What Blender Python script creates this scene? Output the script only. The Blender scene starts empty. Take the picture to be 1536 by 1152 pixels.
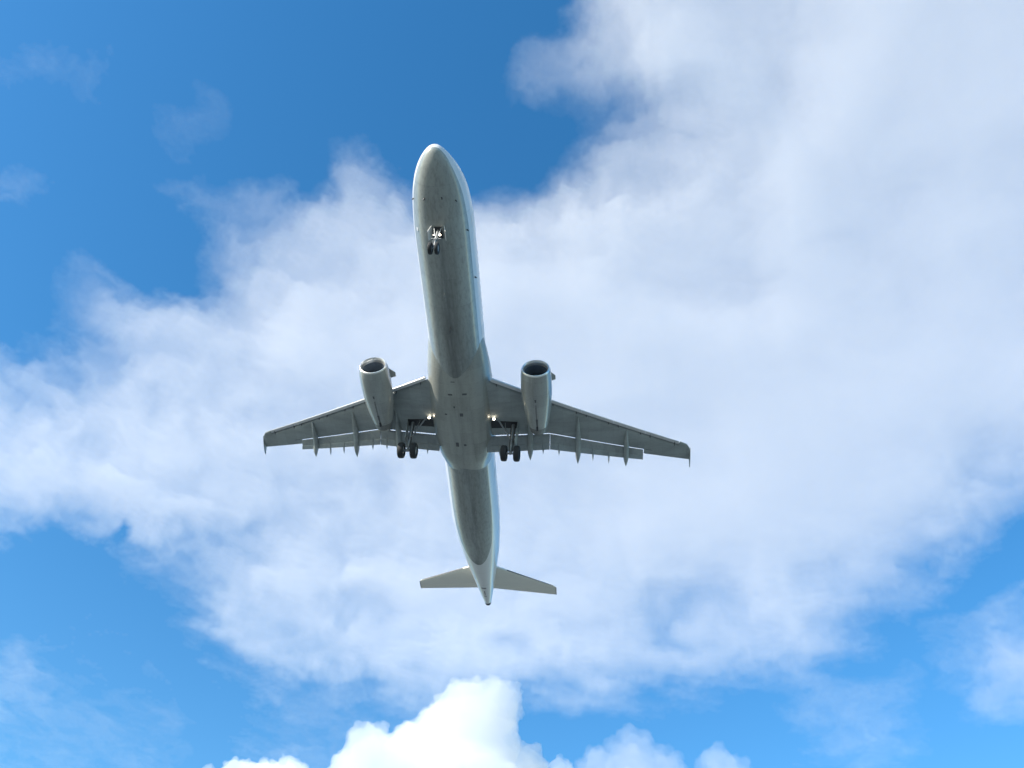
import bpy, bmesh, math, random
import numpy as np
from mathutils import Vector, Matrix
random.seed(7)
scene = bpy.context.scene
COL = scene.collection

# ---------------------------------------------------------------- aircraft pose, camera, sky, sun, exposure
PITCH = math.radians(4.0)                      # nose up on final approach
CAM_POS = Vector((0.0, 0.0, 1.65))
ROT = Matrix.Rotation(-PITCH, 3, 'X')          # aircraft axes (x port, y aft, z up) -> world
C_M = Vector((11.0709, -19.2725, -50.4598))    # the camera as seen from the aircraft nose
R_M = Vector((0.993054, 0.053366, 0.104857)); F_M = Vector((-0.115974, 0.594125, 0.795968)); U_M = Vector((-0.019820, -0.802600, 0.596188))
PLANE_ORIGIN = CAM_POS - ROT @ C_M
cr, cf, cu = ROT @ R_M, ROT @ F_M, ROT @ U_M
FOCAL_PX = 1298.72                             # in pixels of a 1536 wide frame

cam_d = bpy.data.cameras.new('camera'); cam = bpy.data.objects.new('camera', cam_d); COL.objects.link(cam)
cam_d.sensor_width = 36.0; cam_d.lens = 36.0 * FOCAL_PX / 1536.0
cam_d.clip_start = 0.1; cam_d.clip_end = 60000.0
m = Matrix((cr, cu, -cf)).transposed().to_4x4(); m.translation = CAM_POS
cam.matrix_world = m
scene.camera = cam

SUN_DIR = Vector((-0.67, -0.57, 0.40)).normalized()      # towards the sun
SUN_EL = math.asin(SUN_DIR.z); SUN_AZ = math.atan2(SUN_DIR.x, SUN_DIR.y)
world = bpy.data.worlds.new('World'); scene.world = world; world.use_nodes = True
nt = world.node_tree; nt.nodes.clear()
wo = nt.nodes.new('ShaderNodeOutputWorld'); bg = nt.nodes.new('ShaderNodeBackground')
sky = nt.nodes.new('ShaderNodeTexSky'); sky.sky_type = 'NISHITA'; sky.sun_disc = False
sky.sun_elevation = SUN_EL; sky.sun_rotation = SUN_AZ; sky.altitude = 0.0
sky.air_density = 1.0; sky.dust_density = 0.25; sky.ozone_density = 1.5
hs = nt.nodes.new('ShaderNodeHueSaturation'); hs.inputs['Saturation'].default_value = 1.35; hs.inputs['Hue'].default_value = 0.496
bg.inputs['Strength'].default_value = 0.130
nt.links.new(sky.outputs[0], hs.inputs['Color']); tn = nt.nodes.new('ShaderNodeMix'); tn.data_type = 'RGBA'; tn.blend_type = 'MULTIPLY'; tn.inputs[0].default_value = 1.0; tn.inputs[7].default_value = (0.96, 1.03, 1.06, 1)
nt.links.new(hs.outputs[0], tn.inputs[6]); nt.links.new(tn.outputs[2], bg.inputs['Color']); nt.links.new(bg.outputs[0], wo.inputs['Surface'])
sd = bpy.data.lights.new('sun', 'SUN'); sd.energy = 4.7; sd.angle = math.radians(0.5); sd.color = (1.0, 0.93, 0.82)
sun = bpy.data.objects.new('sun', sd); COL.objects.link(sun); sun.location = (0, 0, 300)
sun.rotation_euler = (-SUN_DIR).to_track_quat('-Z', 'Y').to_euler()

scene.render.engine = 'CYCLES'
scene.view_settings.view_transform = 'Standard'; scene.view_settings.look = 'None'
scene.view_settings.exposure = 0.97; scene.view_settings.gamma = 1.0
cy = scene.cycles
cy.use_denoising = True; cy.max_bounces = 24; cy.volume_bounces = 20; cy.transparent_max_bounces = 32
cy.sample_clamp_indirect = 8.0; cy.use_adaptive_sampling = False

# ---------------------------------------------------------------- ground below
def nodes(name):
    mt = bpy.data.materials.new(name); mt.use_nodes = True; n = mt.node_tree
    return mt, n, n.nodes['Principled BSDF'], n.links.new
def nd(n, kind, **kw):
    x = n.nodes.new(kind)
    for k, v in kw.items(): setattr(x, k, v)
    return x
def math_node(n, op, a, b=None, c=None, clamp=False):
    x = n.nodes.new('ShaderNodeMath'); x.operation = op; x.use_clamp = clamp
    for i, v in enumerate((a, b, c)):
        if v is None: continue
        if isinstance(v, (int, float)): x.inputs[i].default_value = v
        else: n.links.new(v, x.inputs[i])
    return x.outputs[0]
def noise_node(n, vec, scale, detail=4, rough=0.55, stretch=None):
    if stretch:
        mp = n.nodes.new('ShaderNodeMapping'); mp.inputs['Scale'].default_value = stretch; n.links.new(vec, mp.inputs['Vector']); vec = mp.outputs[0]
    x = n.nodes.new('ShaderNodeTexNoise'); x.inputs['Scale'].default_value = scale; x.inputs['Detail'].default_value = detail; x.inputs['Roughness'].default_value = rough
    n.links.new(vec, x.inputs['Vector']); return x.outputs['Fac']
def ramp(n, fac, lo, hi, a=0.0, b=1.0):
    x = n.nodes.new('ShaderNodeMapRange'); x.clamp = True
    for k, v in zip(('From Min', 'From Max', 'To Min', 'To Max'), (lo, hi, a, b)): x.inputs[k].default_value = v
    n.links.new(fac, x.inputs['Value']); return x.outputs[0]
def mix(n, fac, a, b, mode='MIX'):
    x = n.nodes.new('ShaderNodeMix'); x.data_type = 'RGBA'; x.blend_type = mode
    for sock, v in ((x.inputs[0], fac), (x.inputs[6], a), (x.inputs[7], b)):
        if isinstance(v, (int, float)): sock.default_value = v
        elif isinstance(v, tuple): sock.default_value = v + (1,) if len(v) == 3 else v
        else: n.links.new(v, sock)
    return x.outputs[2]
def objco(n): return n.nodes.new('ShaderNodeTexCoord').outputs['Object']
def sep(n, v):
    x = n.nodes.new('ShaderNodeSeparateXYZ'); n.links.new(v, x.inputs[0]); return x.outputs

def ground_material():
    mt, n, b, L = nodes('grass_field')
    co = objco(n)
    c = mix(n, ramp(n, noise_node(n, co, 0.01, 6), .35, .65), (.100, .124, .126), (.138, .148, .144))
    c = mix(n, ramp(n, noise_node(n, co, 0.5, 4), .3, .7, 0, .5), c, (.115, .137, .137))
    L(c, b.inputs['Base Color']); b.inputs['Roughness'].default_value = 0.95
    return mt
def build_ground():
    S = 24000.0
    me = bpy.data.meshes.new('ground'); N = 24
    vs = []; fs = []
    for j in range(N + 1):
        for i in range(N + 1):
            vs.append(((i / N - .5) * 2 * S, (j / N - .5) * 2 * S, 0.0))
    for j in range(N):
        for i in range(N):
            a = j * (N + 1) + i; fs.append((a, a + 1, a + N + 2, a + N + 1))
    me.from_pydata(vs, [], fs); me.materials.append(ground_material())
    o = bpy.data.objects.new('ground', me); COL.objects.link(o); o['kind'] = 'structure'
    o['label'] = 'flat grass field under the approach path'
build_ground()

# ---------------------------------------------------------------- aircraft materials
def paint(name, base, rough=0.35, dirt=0.25, panels=True, coat=0.0, metallic=0.0, streak=(1, .12, 1), dirt_col=(.05, .05, .045)):
    mt, n, b, L = nodes(name)
    co = objco(n)
    d1 = noise_node(n, co, 1.6, 6, .6, streak); d2 = noise_node(n, co, 7.0, 5, .65)
    fac = math_node(n, 'MULTIPLY', ramp(n, d1, .42, .78), dirt)
    fac2 = math_node(n, 'MULTIPLY', ramp(n, d2, .5, .8), dirt * .6)
    c = mix(n, fac, base, dirt_col); c = mix(n, fac2, c, dirt_col)
    if panels:
        x, y, z = sep(n, co)
        cb = nd(n, 'ShaderNodeCombineXYZ'); L(math_node(n, 'FLOOR', math_node(n, 'DIVIDE', x, .93)), cb.inputs[0]); L(math_node(n, 'FLOOR', math_node(n, 'DIVIDE', y, 1.06)), cb.inputs[1])
        wn = nd(n, 'ShaderNodeTexWhiteNoise'); L(cb.outputs[0], wn.inputs['Vector'])
        c = mix(n, ramp(n, wn.outputs['Value'], 0, 1, 0, .16), c, dirt_col)
        lx = math_node(n, 'LESS_THAN', math_node(n, 'FRACT', math_node(n, 'DIVIDE', x, .93)), .03)
        c = mix(n, math_node(n, 'MULTIPLY', lx, .13), c, (.04, .04, .04))
        ly = math_node(n, 'LESS_THAN', math_node(n, 'FRACT', math_node(n, 'DIVIDE', y, 1.06)), .022)
        c = mix(n, math_node(n, 'MULTIPLY', ly, .16), c, (.04, .04, .04))
    L(c, b.inputs['Base Color'])
    rr = ramp(n, d2, .3, .8, rough, rough + .2); L(rr, b.inputs['Roughness'])
    b.inputs['Metallic'].default_value = metallic
    if coat: b.inputs['Coat Weight'].default_value = coat; b.inputs['Coat Roughness'].default_value = .12
    return mt
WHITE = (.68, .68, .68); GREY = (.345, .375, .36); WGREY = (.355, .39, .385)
def fuselage_paint():
    mt, n, b, L = nodes('fuselage_paint')
    co = objco(n); x, y, z = sep(n, co)
    # waterline of the grey belly: lower and rounded off towards the tail
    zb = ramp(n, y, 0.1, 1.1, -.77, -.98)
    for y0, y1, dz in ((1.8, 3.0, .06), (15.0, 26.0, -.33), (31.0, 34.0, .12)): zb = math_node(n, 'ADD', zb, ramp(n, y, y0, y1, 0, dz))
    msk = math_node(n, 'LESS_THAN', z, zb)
    d1 = noise_node(n, co, 1.3, 6, .62, (1, .07, 1)); d2 = noise_node(n, co, 6.0, 6, .65, (1, .35, 1))
    # oil and spray run aft along the keel
    keel = math_node(n, 'SUBTRACT', 1.0, math_node(n, 'DIVIDE', math_node(n, 'ABSOLUTE', x), 1.1), clamp=True)
    keel = math_node(n, 'MULTIPLY', keel, ramp(n, y, 2.0, 7.0))
    dirt = math_node(n, 'MULTIPLY', ramp(n, d1, .36, .7), math_node(n, 'ADD', math_node(n, 'MULTIPLY', keel, .68), .2))
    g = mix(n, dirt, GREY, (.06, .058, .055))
    g = mix(n, math_node(n, 'MULTIPLY', ramp(n, d2, .46, .75), .42), g, (.085, .082, .072))
    cb = nd(n, 'ShaderNodeCombineXYZ'); L(math_node(n, 'FLOOR', math_node(n, 'DIVIDE', x, .8)), cb.inputs[0]); L(math_node(n, 'FLOOR', math_node(n, 'DIVIDE', y, 2.13)), cb.inputs[1])
    wn = nd(n, 'ShaderNodeTexWhiteNoise'); L(cb.outputs[0], wn.inputs['Vector'])
    g = mix(n, ramp(n, wn.outputs['Value'], 0, 1, 0, .16), g, (.06, .06, .055))
    w = mix(n, math_node(n, 'MULTIPLY', ramp(n, d1, .5, .8), .16), WHITE, (.42, .40, .36))
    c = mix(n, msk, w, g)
    ly = math_node(n, 'LESS_THAN', math_node(n, 'FRACT', math_node(n, 'DIVIDE', y, 2.13)), .016)
    c = mix(n, math_node(n, 'MULTIPLY', ly, .12), c, (.05, .05, .05))
    L(c, b.inputs['Base Color'])
    L(ramp(n, d2, .3, .8, .26, .45), b.inputs['Roughness'])
    b.inputs['Coat Weight'].default_value = .45; b.inputs['Coat Roughness'].default_value = .08
    return mt
M = {}
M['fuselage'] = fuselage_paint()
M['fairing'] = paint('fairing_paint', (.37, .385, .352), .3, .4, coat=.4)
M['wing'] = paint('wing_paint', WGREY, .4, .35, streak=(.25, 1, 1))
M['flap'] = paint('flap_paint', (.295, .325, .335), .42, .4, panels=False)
M['slat'] = paint('slat_metal', (.62, .62, .62), .32, .15, panels=False, metallic=.2)
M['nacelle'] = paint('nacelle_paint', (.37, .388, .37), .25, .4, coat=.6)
M['tailplane'] = paint('tailplane_paint', (.80, .775, .69), .4, .06, panels=False, streak=(.25, 1, 1))
M['white'] = paint('white_paint', WHITE, .33, .12, panels=False, coat=.3)
M['lip'] = paint('bare_metal', (.78, .77, .74), .25, .12, panels=False, metallic=.75)
M['nozzle'] = paint('nozzle_metal', (.22, .22, .215), .45, .4, panels=False, metallic=.4)
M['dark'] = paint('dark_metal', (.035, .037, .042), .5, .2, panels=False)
M['edge'] = paint('dark_edge_metal', (.12, .12, .125), .4, .2, panels=False, metallic=.4)
M['duct'] = paint('duct_liner', (.13, .165, .21), .5, .3, panels=False)
M['fan'] = paint('fan_titanium', (.10, .11, .125), .35, .2, panels=False, metallic=.6)
M['strut'] = paint('strut_steel', (.30, .31, .32), .38, .3, panels=False, metallic=.5)
M['rubber'] = paint('tyre_rubber', (.022, .024, .028), .75, .25, panels=False)
M['hub'] = paint('wheel_hub', (.30, .31, .32), .4, .4, panels=False, metallic=.5)
M['glass'] = paint('window_glass', (.02, .025, .03), .08, .05, panels=False)
def lamp_material(name, strength):
    mt, n, b, L = nodes(name)
    b.inputs['Base Color'].default_value = (.9, .9, .85, 1); b.inputs['Emission Color'].default_value = (1, .87, .66, 1); b.inputs['Emission Strength'].default_value = strength
    return mt
M['lamp'] = lamp_material('lamp_glass', 12.0)
M['lamp_dim'] = lamp_material('small_lamp_glass', 5.0)

# ---------------------------------------------------------------- mesh helpers
PLANE = bpy.data.objects.new('airliner', None); COL.objects.link(PLANE)
PLANE.location = PLANE_ORIGIN; PLANE.rotation_euler = ROT.to_euler(); PLANE.empty_display_size = 3
PLANE['label'] = 'white twin-engine passenger jet with grey belly flying overhead, wheels lowered'; PLANE['category'] = 'airplane'
class Geo:
    def __init__(self): self.bm = bmesh.new()
    def loft(self, rings, cap=True, closed=True):
        R = [[self.bm.verts.new(p) for p in r] for r in rings]; n = len(R[0])
        for a, b in zip(R, R[1:]):
            for i in range(n if closed else n - 1):
                k = (i + 1) % n; self.bm.faces.new((a[i], a[k], b[k], b[i]))
        if cap and closed:
            self.bm.faces.new(R[0][::-1]); self.bm.faces.new(R[-1])
        return self
    def tube(self, p, q, r0, r1=None, seg=14):
        p, q = Vector(p), Vector(q); r1 = r0 if r1 is None else r1
        d = (q - p).normalized(); u = d.orthogonal().normalized(); v = d.cross(u)
        ring = lambda c, r: [c + (u * math.cos(t) + v * math.sin(t)) * r for t in (2 * math.pi * i / seg for i in range(seg))]
        return self.loft([ring(p, r0), ring(q, r1)])
    def box(self, c, s, rot=None):
        c = Vector(c); h = Vector(s) / 2
        P = []
        for sz in (-1, 1):
            ring = []
            for sx, sy in ((-1, -1), (1, -1), (1, 1), (-1, 1)):
                v = Vector((sx * h.x, sy * h.y, sz * h.z)); ring.append(c + (rot @ v if rot else v))
            P.append(ring)
        return self.loft(P)
    def plate(self, pts, n, th):
        n = Vector(n).normalized() * th / 2
        return self.loft([[Vector(p) - n for p in pts], [Vector(p) + n for p in pts]])
    def lathe(self, prof, c, ax=Vector((0, 1, 0)), seg=48, cap=False, tilt=None):
        # prof: (distance along the axis, radius)
        ax = ax.normalized(); u = Vector((1, 0, 0)) if abs(ax.x) < .9 else Vector((0, 0, 1)); u = (u - ax * u.dot(ax)).normalized(); v = ax.cross(u)
        c = Vector(c)
        return self.loft([[c + ax * s + (u * math.cos(t) + v * math.sin(t)) * r for t in (2 * math.pi * i / seg for i in range(seg))] for s, r in prof], cap=cap)
    def build(self, name, mat, parent, smooth=40, bevel=0.0, label=None):
        bmesh.ops.remove_doubles(self.bm, verts=self.bm.verts, dist=1e-5)
        bmesh.ops.recalc_face_normals(self.bm, faces=self.bm.faces)
        me = bpy.data.meshes.new(name); self.bm.to_mesh(me); self.bm.free()
        me.materials.append(mat)
        o = bpy.data.objects.new(name, me); COL.objects.link(o); o.parent = parent
        if smooth:
            me.shade_smooth(); 
            me.set_sharp_from_angle(angle=math.radians(smooth))
        if bevel:
            bv = o.modifiers.new('bevel', 'BEVEL'); bv.width = bevel; bv.segments = 2; bv.limit_method = 'ANGLE'
        if label: o['label'] = label
        return o
def smooth_table(tab, y):
    # monotone cubic through (y, value...) rows
    ys = [r[0] for r in tab]
    if y <= ys[0]: return tab[0][1:]
    if y >= ys[-1]: return tab[-1][1:]
    i = max(k for k in range(len(ys)) if ys[k] <= y); i = min(i, len(ys) - 2)
    h = ys[i + 1] - ys[i]; t = (y - ys[i]) / h; out = []
    for c in range(1, len(tab[0])):
        def sl(k): return (tab[k + 1][c] - tab[k][c]) / (ys[k + 1] - ys[k])
        def m(k):
            if k == 0: return sl(0)
            if k == len(ys) - 1: return sl(k - 1)
            a, b = sl(k - 1), sl(k)
            return 0 if a * b <= 0 else 2 * a * b / (a + b)
        p0, p1, m0, m1 = tab[i][c], tab[i + 1][c], m(i) * h, m(i + 1) * h
        out.append((2 * t ** 3 - 3 * t * t + 1) * p0 + (t ** 3 - 2 * t * t + t) * m0 + (-2 * t ** 3 + 3 * t * t) * p1 + (t ** 3 - t * t) * m1)
    return out

# ---------------------------------------------------------------- fuselage: (y, top z, bottom z, half width)
FUS = [(0, -.50, -.50, .0), (.04, -.32, -.72, .2), (.15, -.16, -.93, .40), (.4, .06, -1.17, .66), (.8, .36, -1.42, .95), (1.3, .72, -1.62, 1.22), (2.0, 1.22, -1.79, 1.49),
       (3.0, 1.72, -1.94, 1.74), (4.0, 1.94, -2.02, 1.87), (5.0, 2.03, -2.06, 1.945), (6.2, 2.07, -2.07, 1.975), (20, 2.07, -2.07, 1.975), (29.6, 2.07, -2.07, 1.975),
       (31.5, 2.07, -2.00, 1.955), (33.5, 2.06, -1.77, 1.87), (35.5, 2.03, -1.42, 1.69), (37.5, 1.98, -1.0, 1.43), (39.5, 1.90, -.53, 1.12), (41.5, 1.75, -.05, .79), (43.2, 1.50, .36, .49), (44.1, 1.32, .60, .32)]
def fus_at(y): return smooth_table(FUS, y)
def fus_pt(y, ang, off=0.0):
    # ang from straight below, positive to port
    t, b, w = fus_at(y); zc = (t + b) / 2; h = (t - b) / 2
    return Vector(((w + off) * math.sin(ang), y, zc - (h + off) * math.cos(ang)))
ys = [0.0006, .01, .025, .05, .09, .15, .22, .3, .4, .52, .66, .8, 1.0, 1.2, 1.4, 1.65, 1.9, 2.2, 2.5, 2.8, 3.2, 3.6, 4, 4.5, 5, 5.6, 6.2] + [7 + .9 * i for i in range(25)] + [29 + .5 * i for i in range(31)] + [44.1]
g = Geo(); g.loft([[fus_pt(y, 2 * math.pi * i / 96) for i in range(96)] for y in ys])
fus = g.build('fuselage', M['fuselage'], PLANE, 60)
t_, b_, w_ = fus_at(44.1); zc_ = (t_ + b_) / 2
g = Geo(); g.lathe([(-.02, .325), (.2, .30), (.38, .25), (.37, .2), (0.1, .2)], (0, 44.1, zc_), seg=28, cap=True); g.build('tail_exhaust', M['dark'], fus)
def patch(name, y0, y1, a0, a1, mat, parent, off=.008, rim=None):
    g = Geo(); ny, na = 5, 7
    rows = lambda o: [[fus_pt(y0 + (y1 - y0) * j / (ny - 1), a0 + (a1 - a0) * i / (na - 1), o) for i in range(na)] for j in range(ny)]
    A, B = rows(off), rows(-.02)
    va = [[g.bm.verts.new(p) for p in r] for r in A]; vb = [[g.bm.verts.new(p) for p in r] for r in B]
    for j in range(ny - 1):
        for i in range(na - 1):
            g.bm.faces.new((va[j][i], va[j][i + 1], va[j + 1][i + 1], va[j + 1][i]))
    edge = [(0, i) for i in range(na)] + [(j, na - 1) for j in range(1, ny)] + [(ny - 1, i) for i in range(na - 2, -1, -1)] + [(j, 0) for j in range(ny - 2, 0, -1)]
    for (a, b), (c, d) in zip(edge, edge[1:] + edge[:1]):
        g.bm.faces.new((va[a][b], va[c][d], vb[c][d], vb[a][b]))
    return g.build(name, mat, parent, 60)
R_ = math.radians
# passenger windows, doors on the side that shows
yw = 6.6
while yw < 36.0:
    if not any(abs(yw - d) < .75 for d in (6.9, 13.6, 26.9)): patch('cabin_window', yw, yw + .24, R_(99.8), R_(109.5), M['glass'], fus, .006)
    yw += .533
for d in (5.1, 13.6, 26.9, 36.6): patch('door', d - .4, d + .4, R_(76), R_(122), M['white'], fus, .012)
for s in (-1, 1):                                      # flight deck glazing
    for a0, a1, y0, y1 in ((150, 177, 1.45, 2.05), (126, 148, 1.75, 2.4), (110, 124, 2.1, 2.8)):
        patch('cockpit_window', y0, y1, R_(s * a0), R_(s * a1), M['glass'], fus, .006)
# probes, drains, aerials and inlets under the belly
for y, a, r in ((3.3, -62, .05), (2.95, -24, .05), (2.85, 14, .05), (3.2, 42, .045), (9.0, 68, .05), (5.4, 58, .045)):
    p = fus_pt(y, R_(a)); q = fus_pt(y + .06, R_(a), .12)
    Geo().tube(p, q, r, r * .7, 8).build('probe', M['dark'], fus)
def blade(y, a, ln, ht, mat):
    c = fus_pt(y, R_(a)); n = (fus_pt(y, R_(a), 1) - c).normalized(); sd = n.cross(Vector((0, 1, 0))).normalized()
    Geo().plate([c - n * .03 + Vector((0, -ln / 2, 0)), c - n * .03 + Vector((0, ln / 2, 0)), c + n * ht + Vector((0, ln / 2, 0)), c + n * ht + Vector((0, ln * .05, 0))], sd, .05).build('blade_aerial', mat, fus)
blade(9.6, -2, .3, .2, M['hub']); blade(12.3, 2, .4, .28, M['edge']); blade(29.6, 12, .3, .2, M['hub']); blade(31.4, 10, .25, .16, M['hub'])
patch('lamp_housing', 5.15, 5.35, R_(-52), R_(-47), M['white'], fus, .02)
for y0, y1, a0, a1 in ((41.0, 41.14, -30, 24), (41.6, 42.3, -7, 4), (42.5, 42.62, -22, 16)):
    patch('access_slot', y0, y1, R_(a0 * .55), R_(a1 * .55), M['edge'], fus, .006)

# ---------------------------------------------------------------- belly fairing: (y, half width, bottom z)
FAIR = [(13.5, 1.80, -1.55), (14.1, 1.95, -1.64), (15.3, 2.15, -1.895), (16.0, 2.23, -2.005), (16.5, 2.28, -2.078), (17.8, 2.34, -2.26), (19.5, 2.36, -2.40), (21.5, 2.34, -2.43), (23.0, 2.26, -2.40), (24.0, 2.10, -2.31), (24.9, 1.90, -2.10), (25.6, 1.72, -1.93), (26.4, 1.45, -1.65)]
def fair_pt(y, ang, off=0.0):
    w, b = smooth_table(FAIR, y); e = 2 / (2.08 + .55 * max(0, min(1, (y - 15.5) / 3)) * max(0, min(1, (26 - y) / 2))); top = -.25; s, c = math.sin(ang), math.cos(ang)
    h = top - b
    return Vector((math.copysign(abs(s) ** e, s) * (w + off), y, top - math.copysign(abs(c) ** e, c) * (h + off) * (1 if c > 0 else .3)))
g = Geo(); g.loft([[fair_pt(13.5 + 12.9 * j / 50, 2 * math.pi * i / 72) for i in range(72)] for j in range(51)])
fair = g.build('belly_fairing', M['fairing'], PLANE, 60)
def fair_patch(name, x0, x1, y0, y1, mat, off=.01):
    g = Geo()
    def P(x, y, o):
        lo, hi = -1.4, 1.4
        for _ in range(40):
            md = (lo + hi) / 2
            if fair_pt(y, md).x < x: lo = md
            else: hi = md
        q = fair_pt(y, lo); q.z -= o; return q
    g.loft([[P(x0, y0, o), P(x1, y0, o), P(x1, y1, o), P(x0, y1, o)] for o in (-.03, off)])
    return g.build(name, mat, fair, 30)
for x0, x1, y0, y1, mt in ((-.62, -.30, 17.72, 17.84, 'edge'), (.42, .74, 17.66, 17.8, 'edge'), (.12, .36, 19.35, 19.62, 'edge'), (-.28, -.2, 18.75, 18.9, 'dark'), (-1.0, -.82, 19.45, 19.56, 'edge'),
                           (-.42, -.2, 22.1, 22.5, 'edge'), (.18, .36, 22.25, 22.42, 'edge'), (-.35, -.05, 16.72, 16.78, 'edge')):
    fair_patch('air_inlet' if mt == 'edge' else 'drain', x0, x1, y0, y1, M[mt])

# ---------------------------------------------------------------- wings
def z_low(ax): d = ax - 2.0; return -1.45 + .10 * d + .003 * d * d
LE = [(1.7, 16.62), (2.0, 16.75), (5.75, 18.66), (16.35, 24.07), (16.75, 24.33), (16.95, 24.68), (17.05, 25.2)]
def lerp_tab(T, x):
    for (a, b), (c, d) in zip(T, T[1:]):
        if x <= c: return b + (d - b) * max(0, (x - a)) / (c - a)
    return T[-1][1]
COVE = [(1.7, 22.2), (6.45, 22.22), (13.5, 24.42)]
TE_OUT = [(13.5, 24.86), (17.0, 25.86)]
def wing_section(s, ax, y0, y1, t, zl, k=0.0):
    c = y1 - y0
    prof = [(0, .34), (.012, .22), (.035, .12), (.08, .05), (.18, .01), (.35, 0), (.55, .01), (.75, .05), (1, .12), (1, .12 + .22), (.85, .56), (.65, .84), (.45, .99), (.28, 1.0), (.15, .88), (.07, .70), (.025, .52), (.006, .42)]
    return [Vector((s * ax, y0 + u * c, zl + v * t)) for u, v in prof]
def chord_full(ax):
    te = 22.95 if ax < 6.45 else 22.95 + (ax - 6.45) * .276
    return te - lerp_tab(LE, ax)
def wing_pt(s, ax, y, dz=0.0):
    y0 = lerp_tab(LE, ax) + .45; u = (y - y0) / (lerp_tab(COVE, ax) - y0); t = .115 * chord_full(ax) + .06
    lo = [(0, .34), (.035, .12), (.08, .05), (.18, .01), (.35, 0), (.55, .01), (.75, .05), (1, .12), (1.3, .2)]
    v = lerp_tab(lo, max(0, u)); return Vector((s * ax, y, z_low(ax) + v * t + dz))
def build_wing(s):
    g = Geo(); rings = []
    xs = [1.7, 2.4, 3.2, 4.0, 5.0, 5.75, 6.4, 7.2, 8.2, 9.2, 10.2, 11.2, 12.2, 13.0, 13.49]
    for ax in xs:
        rings.append(wing_section(s, ax, lerp_tab(LE, ax) + .36, lerp_tab(COVE, ax), .115 * chord_full(ax) + .06, z_low(ax)))
    for ax in [13.5, 14.2, 15.2, 16.12, 16.2, 16.4, 16.6, 16.75, 16.87, 16.95, 17.0, 17.04]:
        fixed = .36 if ax < 16.15 else 0
        rings.append(wing_section(s, ax, lerp_tab(LE, ax) + fixed, lerp_tab(TE_OUT, ax), .115 * chord_full(ax) + .04, z_low(ax)))
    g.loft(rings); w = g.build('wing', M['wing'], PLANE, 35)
    # slats: five spans, drooped ahead of the fixed leading edge
    for a, b in ((2.42, 5.1), (6.4, 8.79), (8.81, 11.14), (11.16, 13.54), (13.56, 16.14)):
        rs = []
        for k in range(5):
            ax = a + (b - a) * k / 4; y0 = lerp_tab(LE, ax); t = .115 * chord_full(ax) + .06; zl = z_low(ax)
            pr = [(.02, .12), (.0, .2), (.02, .3), (.10, .46), (.22, .58), (.46, .68), (.46, .65), (.26, .50), (.17, .34), (.19, .18), (.27, .06), (.25, .03), (.12, .05)]
            rs.append([Vector((s * ax, y0 + u, zl + v * t)) for u, v in pr])
        Geo().loft(rs).build('slat', M['slat'], w, 30)
        for ax in (a + .35, b - .35):
            y0 = lerp_tab(LE, ax); t = .115 * chord_full(ax) + .06
            Geo().box((s * ax, y0 + .36, z_low(ax) + .16 * t), (.07, .42, .07)).build('slat_track', M['edge'], w, 0)
    # flaps, fully down: main panel and the small panel behind its second slot
    def flap(a, b, y_a, y_b, c_a, c_b):
        def ring(ax, y0, z0, c, th, ang):
            pr = [(0, 0), (.03, -.45), (.12, -.8), (.3, -.75), (.6, -.4), (1, 0), (1, .06), (.6, .45), (.3, .9), (.12, .95), (.03, .5)]
            ca, sa = math.cos(ang), math.sin(ang)
            return [Vector((s * ax, y0 + u * c * ca + v * th * sa, z0 - u * c * sa + v * th * ca)) for u, v in pr]
        main, tab = [], []
        for k in range(7):
            f = k / 6; ax = a + (b - a) * f; y0 = y_a + (y_b - y_a) * f; c = c_a + (c_b - c_a) * f; z0 = z_low(ax) + .02
            main.append(ring(ax, y0, z0, c * .66, .085 * c, R_(34)))
            e = Vector((0, math.cos(R_(34)), -math.sin(R_(34)))) * (c * .62)
            tab.append(ring(ax, y0 + e.y, z0 + e.z + .015, c * .42, .055 * c, R_(44)))
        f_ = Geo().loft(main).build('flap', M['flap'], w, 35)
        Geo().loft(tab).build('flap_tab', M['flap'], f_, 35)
        return f_
    flap(1.8, 6.46, 22.245, 22.265, 1.17, 1.15); flap(6.49, 13.44, 22.28, 24.45, 1.13, .75)
    # aileron gap, painted wheel well shade, tip fence
    def strip(name, pts, mat, off=.012):
        g = Geo(); g.loft([[wing_pt(s, ax, y, -o) for ax, y in pts] for o in (-.02, off)]); return g.build(name, mat, w, 0)
    g = Geo(); q = [(13.62, 24.42), (16.7, 25.32), (16.7, 25.36), (13.62, 24.46)]
    g.loft([[Vector((s * ax, y, z_low(ax) + .03 - o)) for ax, y in q] for o in (-.04, .02)]); g.build('aileron_gap', M['edge'], w, 0)
    strip('wheel_well_shade', [(2.1, 20.78), (3.0, 20.84), (4.15, 20.98), (4.18, 21.62), (3.2, 21.52), (2.1, 21.5)], M['dark'])  # near-black patch on the skin, stands for the shade inside the open bay
    # fence: a thin swept plate above and below the tip
    zt = z_low(17.0) + .1
    def fence(k, h, y0, y1, sw):
        P = [(y0, 0.0), (y1, 0.0), (y1 + sw * .95, k * h), (y1 + sw * .45, k * h), (y0 + (y1 - y0) * .45 + sw * .1, k * h * .55)]
        return [Vector((s * (17.02 + .10 * abs(z)), y, zt + z)) for y, z in P]
    g = Geo(); g.plate(fence(1, .85, 24.75, 25.9, .62), (1, 0, 0), .06); g.plate(fence(-1, .42, 24.75, 25.9, .5), (1, 0, 0), .06)
    g.build('wingtip_fence', M['wing'], w, 30)
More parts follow.
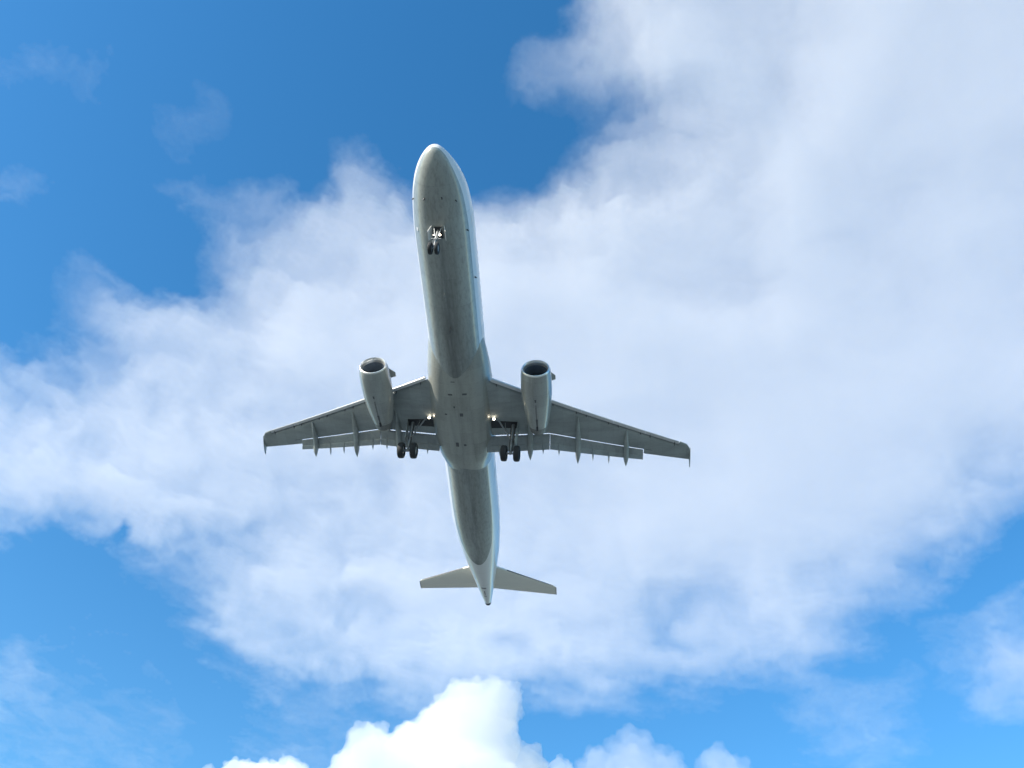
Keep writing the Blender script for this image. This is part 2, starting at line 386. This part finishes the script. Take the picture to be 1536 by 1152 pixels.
    # flap track fairings: the aft half droops with the flap
    for ax, y0, y1, wd, dp in ((5.02, 20.2, 24.0, .21, .92), (8.55, 20.75, 24.62, .21, .9), (12.15, 22.3, 25.25, .19, .85)):
        rs = []
        yk = y0 + (y1 - y0) * .52
        for j in range(15):
            f = j / 14; y = y0 + (y1 - y0) * f
            zc = z_low(ax) - .02 - (.1 * min(1, f / .4)) - (max(0, y - yk) / (y1 - yk)) ** 1.15 * (dp - .12)
            k = max(.02, (1 - abs(2 * f - .96) ** 2.6)) ** .75 if f < .96 else .08
            k = min(f / .5, 1) ** .6 * min(1, max(0, (1 - f) / .17)) ** .8 + .02
            hw, hh = wd * k, wd * 1.35 * k
            rs.append([Vector((s * ax + hw * math.cos(t), y, zc + hh * math.sin(t))) for t in (2 * math.pi * i / 14 for i in range(14))])
        Geo().loft(rs).build('flap_track_fairing', M['wing'], w, 50)
    for ax in (2.75, 5.98, 7.15, 9.66, 10.85):
        yb = 22.4 if ax < 6.45 else 22.42 + (ax - 6.52) * .309
        rs = []
        for j in range(8):
            f = j / 7; k = max(.06, min(1, f / .3, (1 - f) / .3))
            rs.append([Vector((s * ax + .065 * k * math.cos(t), yb + .25 + .90 * f, z_low(ax) - .30 - .50 * f + .1 * k * math.sin(t))) for t in (2 * math.pi * i / 8 for i in range(8))])
        Geo().loft(rs).build('tab_linkage', M['flap'], w, 50)
    # root landing light
    p = wing_pt(s, 2.42, 20.55)
    hd = Geo().lathe([(0, .02), (.0, .13), (.16, .11), (.18, .02)], p + Vector((0, -.02, -.12)), Vector((0, 1, .25)), 20, cap=True).build('landing_light', M['edge'], w, 40)
    Geo().lathe([(0, .005), (.0, .085), (.02, .085), (.02, .005)], p + Vector((0, -.045, -.126)), Vector((0, 1, .25)), 20, cap=True).build('lens', M['lamp'], hd, 40)
    return w
wings = [build_wing(s) for s in (-1, 1)]

# ---------------------------------------------------------------- engines
def build_engine(s):
    c = Vector((s * 5.75, 15.32, -2.2)); ax = Vector((0, 1, .02))
    out = [(.10, .985), (.25, 1.025), (.6, 1.065), (1.2, 1.09), (1.9, 1.09), (2.6, 1.06), (3.3, .99), (4.0, .90), (4.6, .80), (5.0, .725)]
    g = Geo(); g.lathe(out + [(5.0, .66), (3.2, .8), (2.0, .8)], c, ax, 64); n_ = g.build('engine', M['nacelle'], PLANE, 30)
    g = Geo(); g.lathe([(.35, .80), (.18, .815), (.06, .845), (.0, .90), (.01, .935), (.04, .96), (.10, .985)], c, ax, 64); g.build('intake_lip', M['lip'], n_, 60)
    g = Geo(); g.lathe([(.35, .80), (.6, .80), (1.0, .82), (1.35, .82)], c, ax, 64); g.build('intake_duct', M['duct'], n_, 60)
    g = Geo()
    nb = 22
    for k in range(nb):
        a = 2 * math.pi * k / nb; rs = []
        for r in (.2, .4, .6, .81):
            tw = R_(25 + 38 * (r - .2) / .6); u = Vector((math.cos(a), 0, math.sin(a))); v = Vector((-math.sin(a), 0, math.cos(a)))
            d = (v * math.sin(tw) + Vector((0, 1, 0)) * math.cos(tw)) * .13; th = (v * math.cos(tw) - Vector((0, 1, 0)) * math.sin(tw)) * .008
            o = c + ax.normalized() * 1.12 + u * r
            rs.append([o - d - th, o + d - th, o + d + th, o - d + th])
        g.loft(rs)
    g.build('fan_blades', M['fan'], n_, 0)
    Geo().lathe([(1.3, .02), (1.3, .82), (1.34, .82), (1.34, .02)], c, ax, 40).build('stator', M['dark'], n_, 30)
    Geo().lathe([(.62, .004), (.65, .05), (.72, .10), (.85, .16), (1.0, .205), (1.15, .21)], c, ax, 28).build('spinner', M['duct'], n_, 60)
    Geo().lathe([(5.0, .722), (5.35, .645), (5.62, .58), (5.61, .54), (5.3, .58), (4.8, .62)], c, ax, 48).build('exhaust_nozzle', M['nozzle'], n_, 30)
    Geo().lathe([(4.9, .40), (5.3, .36), (5.75, .20), (5.95, .02)], c, ax, 28).build('exhaust_cone', M['dark'], n_, 60)
    # keel latches and the drain mast with its stain
    def rad(d):
        o = out; 
        return lerp_tab(o, d)
    def skin(d, a, off):
        r = rad(d) + off; return c + ax * d + Vector((math.sin(a), 0, -math.cos(a))) * r
    def strip(name, d0, d1, a0, a1, mat, off=.006):
        g = Geo(); rs = []
        for j in range(9):
            d = d0 + (d1 - d0) * j / 8; w = (1 - .35 * j / 8)
            rs.append([skin(d, R_(a0 * w), -.02), skin(d, R_(a1 * w), -.02), skin(d, R_(a1 * w), off), skin(d, R_(a0 * w), off)])
        g.loft(rs); return g.build(name, mat, n_, 0)
    strip('keel_gutter', 2.5, 4.9, -3.2, 3.2, M['nozzle']); strip('drain_panel', 2.0, 2.25, -4, 3, M['edge'])
    strip('keel_latch', 3.9, 4.75, -4.5, 5.5, M['edge'], .012)
    strip('cowl_seam', 2.38, 2.41, -70, 70, M['edge'], .004)
    Geo().box(skin(4.86, 0, .02), (.12, .32, .14)).build('drain_mast', M['dark'], n_, 0)
    # chine on the shoulder of the cowl
    def chine(a, d0, d1, h):
        u = Vector((math.sin(R_(a)), 0, -math.cos(R_(a)))); sd = u.cross(Vector((0, 1, 0)))
        P = [skin(d0, R_(a), -.03), skin(d1, R_(a), -.03), c + ax * d1 + u * (rad(d1) + h), c + ax * (d0 + (d1 - d0) * .62) + u * (rad(d1) + h)]
        Geo().plate(P, sd, .035).build('chine', M['nacelle'], n_, 0)
    chine(122, .62, 1.55, .42)
    if s > 0: chine(-120, .62, 1.45, .16)
    # pylon up to the wing
    rs = []
    for y, z0, z1, hw in ((16.9, -1.25, -1.1, .04), (17.6, -1.35, -.72, .16), (18.6, -1.45, -.68, .2), (19.8, -1.6, -.8, .2), (20.9, -1.55, -.85, .17), (21.9, -1.25, -.85, .11), (22.5, -1.0, -.85, .03)):
        rs.append([Vector((s * 5.75 + a * hw, y, z)) for a, z in ((-1, z0), (0, z0 - .06), (1, z0), (1, z1), (-1, z1))])
    Geo().loft(rs).build('pylon', M['nacelle'], n_, 40)
    return n_
for s in (-1, 1): build_engine(s)

# ---------------------------------------------------------------- tail
def surf(name, s, secs, mat, parent, axis='x'):
    rs = []
    for ax, y0, y1, z, t in secs:
        c = y1 - y0
        pr = [(0, 0), (.02, -.28), (.1, -.46), (.3, -.5), (.6, -.33), (1, -.06), (1, .06), (.6, .33), (.3, .5), (.1, .46), (.02, .28)]
        rs.append([Vector((s * ax, y0 + u * c, z + v * t)) if axis == 'x' else Vector((v * t, y0 + u * c, ax)) for u, v in pr])
    return Geo().loft(rs).build(name, mat, parent, 40)
for s in (-1, 1):
    tp = surf('tailplane', s, [(.4, 38.95, 41.75, .92, .34), (1.3, 39.48, 41.83, 1.0, .30), (6.1, 42.2, 43.08, 1.47, .11), (6.27, 42.36, 43.1, 1.49, .06)], M['tailplane'], PLANE)
    surf('elevator', s, [(.55, 41.68, 42.28, .93, .10), (1.05, 41.72, 42.36, .978, .10), (6.27, 43.0, 43.42, 1.482, .035)], M['tailplane'], tp)
    surf('leading_edge', s, [(2.0, 39.86, 40.0, 1.05, .10), (6.05, 42.155, 42.26, 1.465, .06)], M['edge'], tp)
    surf('tip_cap', s, [(6.272, 42.36, 43.43, 1.484, .06), (6.33, 42.5, 43.42, 1.490, .03)], M['edge'], tp)
fin = surf('tail_fin', 1, [(1.6, 36.6, 41.2, 0, .46), (2.1, 36.9, 41.35, 0, .44), (7.6, 41.35, 42.9, 0, .18), (7.78, 41.6, 42.95, 0, .1)], M['white'], PLANE, 'z')
surf('rudder', 1, [(1.95, 41.3, 42.6, 0, .14), (7.7, 42.93, 43.6, 0, .05)], M['white'], fin, 'z')

# ---------------------------------------------------------------- landing gear
def wheel(c, r, w, parent):
    ax = Vector((1, 0, 0)); h = w / 2
    tp = [(-h * .55, r * .55), (-h * .9, r * .62), (-h, r * .78), (-h * .86, r * .93), (-h * .45, r), (0, r * 1.005), (h * .45, r), (h * .86, r * .93), (h, r * .78), (h * .9, r * .62), (h * .55, r * .55)]
    t = Geo().lathe(tp, c, ax, 40).build('wheel', M['rubber'], parent, 40)
    Geo().lathe([(-h * .6, r * .08), (-h * .62, r * .30), (-h * .5, r * .5), (-h * .62, r * .57), (h * .62, r * .57), (h * .5, r * .5), (h * .62, r * .30), (h * .6, r * .08)], c, ax, 28, cap=True).build('wheel_hub', M['hub'], parent, 30)
def main_gear(s):
    top = Vector((s * 3.78, 21.28, -1.15)); axle = Vector((s * 3.795, 21.93, -3.66)); md = top.lerp(axle, .56)
    g = Geo(); g.tube(top, md, .15, .15, 20); g.tube(md, axle, .095, .095, 18); g.tube(axle - Vector((.52, 0, 0)), axle + Vector((.52, 0, 0)), .075, None, 16)
    g.tube(axle + Vector((0, .1, .16)), axle - Vector((0, .12, .1)), .13)
    st = g.build('main_landing_gear', M['strut'], PLANE, 40)
    g = Geo(); g.tube((s * 2.72, 20.75, -1.3), md + Vector((-s * .1, -.02, .1)), .065, .055); g.tube((s * 2.72, 20.75, -1.3), (s * 2.72, 21.0, -1.25), .09); g.build('side_brace', M['strut'], st, 40)
    g = Geo(); g.tube((s * 3.2, 21.0, -1.3), (s * 3.3, 21.1, -1.95), .035); g.tube((s * 3.3, 21.1, -1.95), top.lerp(axle, .4), .035); g.build('lock_link', M['strut'], st, 40)
    k = md.lerp(axle, .5) + Vector((0, .34, .12))
    g = Geo()
    for a, b in ((md + Vector((0, .12, .05)), k), (k, axle + Vector((0, .1, .05)))):
        for d in (-.09, .09): g.tube(a + Vector((d, 0, 0)), b + Vector((d * .5, 0, 0)), .03)
    g.build('torque_link', M['edge'], st, 40)
    g = Geo(); g.tube(top + Vector((s * .17, .1, -.2)), axle + Vector((s * .12, .1, .3)), .022); g.tube(top + Vector((-s * .13, -.12, -.2)), axle + Vector((-s * .12, -.1, .25)), .02); g.build('brake_hose', M['dark'], st, 0)
    P = [top + Vector((s * .38, -.35, -.05)), top + Vector((s * .40, .55, -.05)), md + Vector((s * .30, .42, -.30)), md + Vector((s * .28, -.30, -.30))]
    Geo().plate(P, (1, 0, 0), .05).build('gear_door', M['wing'], st, 0)
    Geo().tube(md + Vector((0, 0, .2)), md + Vector((s * .3, 0, .15)), .03).build('door_link', M['strut'], st, 0)
    for d in (-.465, .465): wheel(axle + Vector((d, 0, 0)), .585, .45, st)
for s in (-1, 1): main_gear(s)
def nose_gear():
    top = Vector((0, 4.95, -1.85)); axle = Vector((0, 5.28, -3.86)); md = top.lerp(axle, .58)
    g = Geo(); g.tube(top, md, .10, .10, 18); g.tube(md, axle, .062, .062, 16); g.tube(axle - Vector((.24, 0, 0)), axle + Vector((.24, 0, 0)), .05)
    st = g.build('nose_landing_gear', M['strut'], PLANE, 40)
    g = Geo()
    for d in (-1, 1): g.tube((d * .26, 4.72, -1.95), md + Vector((d * .08, -.03, .25)), .035)
    g.tube((-.26, 4.72, -1.95), (.26, 4.72, -1.95), .03); g.build('drag_brace', M['strut'], st, 40)
    k = md.lerp(axle, .5) + Vector((0, -.28, .0)); g = Geo()
    for a, b in ((md + Vector((0, -.08, 0)), k), (k, axle + Vector((0, -.05, .08)))):
        for d in (-.06, .06): g.tube(a + Vector((d, 0, 0)), b + Vector((d * .6, 0, 0)), .022)
    g.build('torque_link', M['strut'], st, 40)
    g = Geo(); g.tube(md + Vector((-.3, 0, .12)), md + Vector((.3, 0, .12)), .055); g.build('steering_actuator', M['hub'], st, 40)
    Geo().plate([(-.24, 4.72, -2.07), (.24, 4.72, -2.07), (.3, 5.5, -2.07), (-.3, 5.5, -2.07)], (0, 0, 1), .09).build('wheel_well_shade', M['dark'], st, 0)  # dark plate over the belly, its colour stands for the open well's shade
    for s in (-1, 1):
        P = [Vector((s * .40, 4.65, -2.02)), Vector((s * .40, 5.45, -2.03)), Vector((s * .56, 5.4, -2.62)), Vector((s * .56, 4.75, -2.62))]
        Geo().plate(P, (1, 0, .2), .035).build('gear_door', M['white'], st, 0)
    for dx, r, mat in ((-.17, .045, 'lamp_dim'), (.22, .075, 'lamp')):
        c = top.lerp(axle, .42) + Vector((dx, -.12, 0))
        hd = Geo().lathe([(0, .01), (0, r), (.12, r * .7), (.14, .01)], c, Vector((0, 1, .25)), 18, cap=True).build('taxi_light', M['edge'], st, 40)
        Geo().lathe([(-.02, .005), (-.02, r * .85), (-.004, r * .85), (-.004, .005)], c, Vector((0, 1, .25)), 18, cap=True).build('lens', M[mat], st, 40)
    for d in (-.21, .21): wheel(axle + Vector((d, 0, 0)), .385, .235, st)
nose_gear()
# ---------------------------------------------------------------- clouds: real sheets of vapour at altitude
BASE_Z = 1200.0
CLOUD_GRID = """
.5 .3  0  0  0  0  0  0  0  0  0  0  0  1  5  6  6  6  6  6  7  7  7  7
.9 .8 1.0  0  0  0  0  0  0  0  0  0 1.6 3.6 5  6  6  6  6  7  8  8  7  7
 0 .4 .5 .6 1.2 .5  0  0  0  0  0  0  .7 1.2 1.2 3.2 5  6  6  7  8  8  7  7
 0  0  0  0 .5  0  0  0 .8  0  0  0  0 .4 3 4 5  6  7  8  9  8  8  8
1.4 .5  0  0 .8 2  2  0  3 1.5 1  2  1  3  5  5  6  6  7  9  9  9  8  8
.4  0  0  0 .3  2  2  4 5.5 5  5  5  5  6  6  6  6  6  7  9  9  9  8  8
 0  1 1.2 .7 .5 3 4.5 5.5 6 6  6  7  7  7  6  6  6  6  7  8  9  9  8  8
.5  1  2  6  5  5  6 7.5 6.5 6.5 7 8  8  8  7  7  7 7.5 7.5 8 8  8  8  8
2.5 2  3 5.5 6  6 6.5 7  7  7  7  8  8  8 7.5 7.5 7.5 7.5 8 8 7.5 7.5 7.5 7.5
 5  4  4  5  6  6  6  6 6.5 7 7.5 8  8 7.5 7.5 7.5 7.5 7.5 7.5 7.5 7.5 7.5 7 7
 6  6  6  6  6  6  6 6.5 6.5 7 7  7 7.5 7.5 7 7 7  7.5 7.5 7.5 7.5 7  6.5 5
 5  5 5.5 6  6  6  6  6  6  6 6.5 6.5 6.5 6.5 6.5 7 7 7.5 7 7 6.5 6 4.5 2
 1  .5 1  3.5 4 3  4  5  6  6  6  6  6  6 6.5 7 7 7  6.5 6.5 6 4 2 0
.2  .2  .3 1 1.5 4 5 5  6  6  6  6  6  6  6 5.5 6 6.5 6 5.5 3.5 2.5 .5 0
 1 .8  1  .6 .6 2.5 4.5 4 4.5 6 6  6  6  6  5  3  4 4.5 5  3  1  1 1.6  5
 3 1.5 1 .6  .3 .8 3 3.5 3.5 4.5 5 5 5 4.5 3.5 3 3  2  2  1 .5 .7 4  6
 3  2  1  1 .5 .5 .5 1 1.5 2  2  2 1.5 1.5 1 .5 .5 .5 1  2  2  1  1 2.5
 2  2  2  1 .5 .5 1.5 1 1 .5 .5 .5 .5 .5 .5 .5 .5 .5 .5 1  1 .5 .5 1
"""
GRID = np.array([[float(v) for v in r.split()] for r in CLOUD_GRID.strip().split('\n')])
GRID = np.interp(GRID, [0, 3, 5, 6, 7, 7.5, 8, 9], [0, 2.6, 4.0, 4.8, 6.2, 6.5, 5.9, 5.4])
GRID[4:13, :9] *= .90
GRID[13:, :3] *= .5; GRID[13:, 22:] *= .52

def noise2(x, y, seed):
    xi = np.floor(x).astype(np.int64); yi = np.floor(y).astype(np.int64); fx = x - xi; fy = y - yi
    def h(a, b):
        n = (a * 374761393 + b * 668265263 + seed * 974634541) & 0xffffffff
        n = ((n ^ (n >> 13)) * 1274126177) & 0xffffffff; n = n ^ (n >> 16)
        return (n & 0xffff) / 65535.0
    u = fx * fx * fx * (fx * (fx * 6 - 15) + 10); v = fy * fy * fy * (fy * (fy * 6 - 15) + 10)
    return (h(xi, yi) * (1 - u) + h(xi + 1, yi) * u) * (1 - v) + (h(xi, yi + 1) * (1 - u) + h(xi + 1, yi + 1) * u) * v
def fbm(x, y, seed, octs, gain=0.5):
    s = 0; a = 1.0; t = 0
    for k in range(octs):
        s = s + a * (noise2(x, y, seed + k) - 0.5); t += a; a *= gain; x = x * 2.03 + 17.1; y = y * 2.03 + 9.7
    return 2 * s / t
def cubic_grid(G, gx, gy):
    gx = np.clip(gx, 0, G.shape[1] - 1); gy = np.clip(gy, 0, G.shape[0] - 1)
    def w(t):                                   # cubic B-spline, blended with linear below
        return [(1 - t) ** 3 / 6, (3 * t ** 3 - 6 * t * t + 4) / 6, (-3 * t ** 3 + 3 * t * t + 3 * t + 1) / 6, t ** 3 / 6]
    x0 = np.floor(gx).astype(int); y0 = np.floor(gy).astype(int); wx = w(gx - x0); wy = w(gy - y0); out = 0
    for j in range(4):
        for i in range(4):
            out = out + wy[j] * wx[i] * G[np.clip(y0 + j - 1, 0, G.shape[0] - 1), np.clip(x0 + i - 1, 0, G.shape[1] - 1)]
    return out
def sharpen(G):                                 # prefilter so that the B-spline passes close to the values
    P = np.pad(G, 1, mode='edge'); L = (P[:-2, 1:-1] + P[2:, 1:-1] + P[1:-1, :-2] + P[1:-1, 2:]) / 4
    return G + 0.7 * (G - L)

def cloud_volume(name, density, aniso=0.1, tint=(1.0, 0.935, 0.82, 1)):
    mt = bpy.data.materials.new(name); mt.use_nodes = True; n = mt.node_tree; n.nodes.clear()
    o = n.nodes.new('ShaderNodeOutputMaterial'); v = n.nodes.new('ShaderNodeVolumeScatter')
    v.inputs['Color'].default_value = tint; v.inputs['Density'].default_value = density; v.inputs['Anisotropy'].default_value = aniso
    t = n.nodes.new('ShaderNodeBsdfTransparent'); t.inputs['Color'].default_value = (0.9995, 0.9995, 0.9995, 1)
    n.links.new(v.outputs[0], o.inputs['Volume']); d = n.nodes.new('ShaderNodeBsdfTranslucent'); d.inputs['Color'].default_value = (.9, .9, .9, 1); mx = n.nodes.new('ShaderNodeMixShader'); mx.inputs[0].default_value = .0015
    n.links.new(t.outputs[0], mx.inputs[1]); n.links.new(d.outputs[0], mx.inputs[2]); n.links.new(mx.outputs[0], o.inputs['Surface'])
    return mt
SIGMA = 0.02
VAPOUR = cloud_volume('cloud_vapour', SIGMA)

def layer():
    # the layer's grid lies on the ground plan: rows at growing distance, columns fan out with it
    NU, NV = 860, 640
    px = np.linspace(-260, 1796, NU); py = np.linspace(-220, 1240, NV)
    PX, PY = np.meshgrid(px, py)
    D = np.stack([cr[i] * (PX - 768) / FOCAL_PX + cf[i] + cu[i] * (576 - PY) / FOCAL_PX for i in range(3)], -1)
    D /= np.linalg.norm(D, axis=-1, keepdims=True)
    K = (BASE_Z - CAM_POS.z) / D[..., 2]
    X, Y = D[..., 0] * K, D[..., 1] * K
    wx = fbm(X / 190, Y / 190, 11, 8, .6); wy = fbm(X / 190, Y / 190, 41, 8, .6)
    v = cubic_grid(sharpen(GRID), (PX + 62 * wx) / 64 - 0.5, (PY + 62 * wy) / 64 - 0.5)
    nz = fbm(X / 120 + .8 * wx, Y / 120 + .8 * wy, 71, 8, 0.58)
    rg = 1 - 2.2 * np.abs(fbm(X / 70 + 1.6 * wx, Y / 70 + 1.6 * wy, 131, 6, .6)); rg = rg - rg.mean()
    edge = np.exp(-((v - 2.6) / 1.9) ** 2)
    v = v + .42 * rg * edge
    v = v + nz * (0.25 + 1.7 * np.clip(v, 0, 4) / 4) * (1 - .62 * np.clip((v - 4.2) / 2, 0, 1)) - .15
    v = np.clip(v, 0, 9.2)
    a = .91 * (1 - np.exp(-(np.clip(v - .35, 0, 9) / 4.0) ** 1.3))
    return X, Y, -np.log(1 - a) * D[..., 2], PX, PY
SEEDS = [   # where each cloud stands in the sky, and what it looks like
    ((900, 620), 'broad soft white cloud bank spreading behind the airplane across the sky'),
    ((1495, 985), 'ragged pale grey cloud at the right edge below the big bank'),
    ((30, 1020), 'faint thin grey-blue cloud at the lower left corner of the sky'),
]
def components(on):
    lab = np.zeros(on.shape, np.int32); k = 0; H, W = on.shape; flat = on.ravel(); lf = lab.ravel()
    for st in np.flatnonzero(flat):
        if lf[st]: continue
        k += 1; stack = [int(st)]; lf[st] = k
        while stack:
            i = stack.pop(); x = i % W
            for j in ((i - 1) if x else -1, (i + 1) if x < W - 1 else -1, i - W, i + W):
                if 0 <= j < flat.size and flat[j] and not lf[j]: lf[j] = k; stack.append(j)
    return lab, k
def sheet(name, mask, X, Y, H, mat):
    NV, NU = H.shape
    zb = BASE_Z - 0.35 * H; zt = BASE_Z + 0.65 * H + 0.01
    idx = np.arange(NV * NU).reshape(NV, NU)
    q = mask[:-1, :-1] | mask[1:, :-1] | mask[:-1, 1:] | mask[1:, 1:]
    jj, ii = np.nonzero(q)
    f = np.stack([idx[jj, ii], idx[jj, ii + 1], idx[jj + 1, ii + 1], idx[jj + 1, ii]], 1)
    n = NV * NU
    V = np.concatenate([np.stack([X, Y, zb], -1).reshape(-1, 3), np.stack([X, Y, zt], -1).reshape(-1, 3)])
    # border quads close the rim
    e = {}
    E = np.concatenate([f[:, [0, 1]], f[:, [1, 2]], f[:, [2, 3]], f[:, [3, 0]]]).astype(np.int64)
    key = E[:, 0] * n + E[:, 1]; rev = E[:, 1] * n + E[:, 0]
    B = E[~np.isin(key, rev)]
    F = np.concatenate([f[:, ::-1], f + n, np.stack([B[:, 0], B[:, 1], B[:, 1] + n, B[:, 0] + n], 1)])
    me = bpy.data.meshes.new(name)
    used = np.unique(F); remap = np.zeros(2 * n, int); remap[used] = np.arange(len(used))
    Vu = V[used]; Fu = remap[F]
    me.vertices.add(len(Vu)); me.vertices.foreach_set('co', Vu.astype(np.float32).ravel())
    me.loops.add(Fu.size); me.loops.foreach_set('vertex_index', Fu.astype(np.int32).ravel())
    me.polygons.add(len(Fu)); me.polygons.foreach_set('loop_start', np.arange(0, Fu.size, 4, dtype=np.int32))
    me.update(calc_edges=True); me.validate()
    me.materials.append(mat)
    o = bpy.data.objects.new(name, me); COL.objects.link(o)
    return o
def build_layer():
    X, Y, T, PX, PY = layer()
    H = T / SIGMA
    on = H > 0.25; core = H > 9.0
    lab, k = components(core)
    own = np.zeros(H.shape, np.int32)                  # which cloud each cell belongs to; 1 = the bank
    for i, ((sx, sy), text) in enumerate(SEEDS):
        d = np.where(core & (own == 0), (PX - sx) ** 2 + (PY - sy) ** 2, 1e12); l = lab.ravel()[int(d.argmin())]
        own[lab == l] = i + 1
    import heapq                                       # grow down over the thin skirts, thickest first, so that clouds part along their valleys
    NV, NU = H.shape; Hf = H.ravel(); of = own.ravel(); onf = on.ravel(); hq = []
    def push(i):
        l = of[i]; x = i % NU
        for j in (i - 1 if x else -1, i + 1 if x < NU - 1 else -1, i - NU, i + NU):
            if 0 <= j < onf.size and onf[j] and not of[j]: of[j] = l; heapq.heappush(hq, (-Hf[j], j))
    P_ = np.pad(own, 1, mode='edge')
    rim = (own > 0) & ((P_[:-2, 1:-1] == 0) | (P_[2:, 1:-1] == 0) | (P_[1:-1, :-2] == 0) | (P_[1:-1, 2:] == 0))
    for i in np.flatnonzero(rim): push(int(i))
    while hq: push(heapq.heappop(hq)[1])
    own[on & (own == 0)] = 1
    near = np.full(H.shape, 9.0)                       # vapour thins out where two clouds meet
    div = np.zeros(H.shape, bool)
    for A, B in (((slice(None), slice(1, None)), (slice(None), slice(None, -1))), ((slice(1, None), slice(None)), (slice(None, -1), slice(None)))):
        df = (own[A] != own[B]) & (own[A] > 0) & (own[B] > 0); div[A] |= df; div[B] |= df
    near[div] = 0
    for k in range(1, 6):
        p = np.pad(near, 1, mode='edge'); near = np.minimum(near, np.minimum(np.minimum(p[:-2, 1:-1], p[2:, 1:-1]), np.minimum(p[1:-1, :-2], p[1:-1, 2:])) + 1)
    H = H * np.clip(near / 5, 0, 1)
    for i in range(len(SEEDS) + 1):
        mk = (own == i + 1) & (H > 0.25)
        if not mk.any(): continue
        if i < len(SEEDS):
            o = sheet('cloud', mk, X, Y, H, VAPOUR); o['label'] = SEEDS[i][1]; o['category'] = 'cloud'; o['group'] = 'clouds in the blue sky'
        else:
            o = sheet('cloud_wisps', mk, X, Y, H, VAPOUR); o['kind'] = 'stuff'; o['label'] = 'faint scattered shreds of vapour in the blue'
build_layer()

# heaped clouds low over the horizon, nearer than the layer's far end
HEAP = cloud_volume('heap_vapour', 0.017, 0.0, (1.0, 0.996, 0.988, 1))
HEAP_THIN = cloud_volume('thin_heap_vapour', 0.0032, 0.0)
def at_px(x, y, dist):
    d = cr * ((x - 768) / FOCAL_PX) + cf + cu * ((576 - y) / FOCAL_PX)
    return CAM_POS + d.normalized() * dist
def heap(outline, dist, depth, seed, text, n=5, mat=None):
    # outline: (px, py, radius px) puffs that make up the heap; each is broken into smaller ones
    rnd = random.Random(seed); bm = bmesh.new(); sc_ = dist / FOCAL_PX
    view = (at_px(outline[0][0], outline[0][1], 1) - CAM_POS).normalized()
    def ball(c, r, sub):
        bmesh.ops.create_icosphere(bm, subdivisions=sub, radius=r, matrix=Matrix.Translation(c))
    for px, py, pr in outline:
        c = at_px(px, py, dist) + view * rnd.uniform(-depth, depth); r = pr * sc_
        ball(c, r * .93, 3)
        for k in range(n * 5):
            d = Vector((rnd.gauss(0, 1), rnd.gauss(0, 1), rnd.gauss(0, 1))).normalized()
            rr = r * rnd.uniform(.2, .42); p = c + d * r * rnd.uniform(.72, .9); ball(p, rr, 2)
            for q in range(3):
                e = (d + Vector((rnd.gauss(0, .6), rnd.gauss(0, .6), rnd.gauss(0, .6)))).normalized()
                ball(p + e * rr * .85, rr * rnd.uniform(.25, .5), 1)
    me = bpy.data.meshes.new('heap_cloud'); bm.to_mesh(me); bm.free()
    o = bpy.data.objects.new('heap_cloud', me); COL.objects.link(o)
    rm = o.modifiers.new('remesh', 'REMESH'); rm.mode = 'VOXEL'; rm.voxel_size = 1.9 * sc_
    tx = bpy.data.textures.new('billow', 'CLOUDS'); tx.noise_scale = 14 * sc_; tx.noise_depth = 6
    dm = o.modifiers.new('billow', 'DISPLACE'); dm.texture = tx; dm.strength = 14 * sc_; dm.mid_level = .55; dm.texture_coords = 'LOCAL'
    me.materials.append(mat or HEAP)
    o['label'] = text; o['category'] = 'cloud'; o['group'] = 'clouds in the blue sky'
    return o
heap([(700, 1078, 52), (738, 1062, 42), (680, 1130, 62), (738, 1120, 46), (620, 1150, 55), (560, 1165, 60), (785, 1160, 36), (690, 1210, 110), (580, 1220, 80), (790, 1225, 52)], 2200, 60, 3, 'tall bright white heaped cloud rising at the bottom edge below the tail')
heap([(950, 1156, 46), (905, 1170, 40), (995, 1172, 40), (950, 1230, 80), (880, 1210, 40), (1030, 1218, 40)], 2500, 40, 5, 'smaller greyish heaped cloud at the bottom edge, right of the tall white one', mat=HEAP_THIN)
heap([(842, 1156, 18), (850, 1190, 28), (835, 1215, 30)], 2350, 10, 21, 'tiny white puff of cloud at the bottom edge beside the tall heap', mat=HEAP)
heap([(390, 1182, 36), (350, 1180, 32), (432, 1172, 28), (315, 1188, 28), (380, 1230, 60)], 2300, 30, 9, 'low white crest of cloud at the bottom edge, left of the tall one')
heap([(1075, 1146, 26), (1095, 1168, 30), (1062, 1190, 30)], 2700, 20, 13, 'small faint heaped cloud at the bottom edge, rightmost of the heaps', mat=HEAP_THIN)
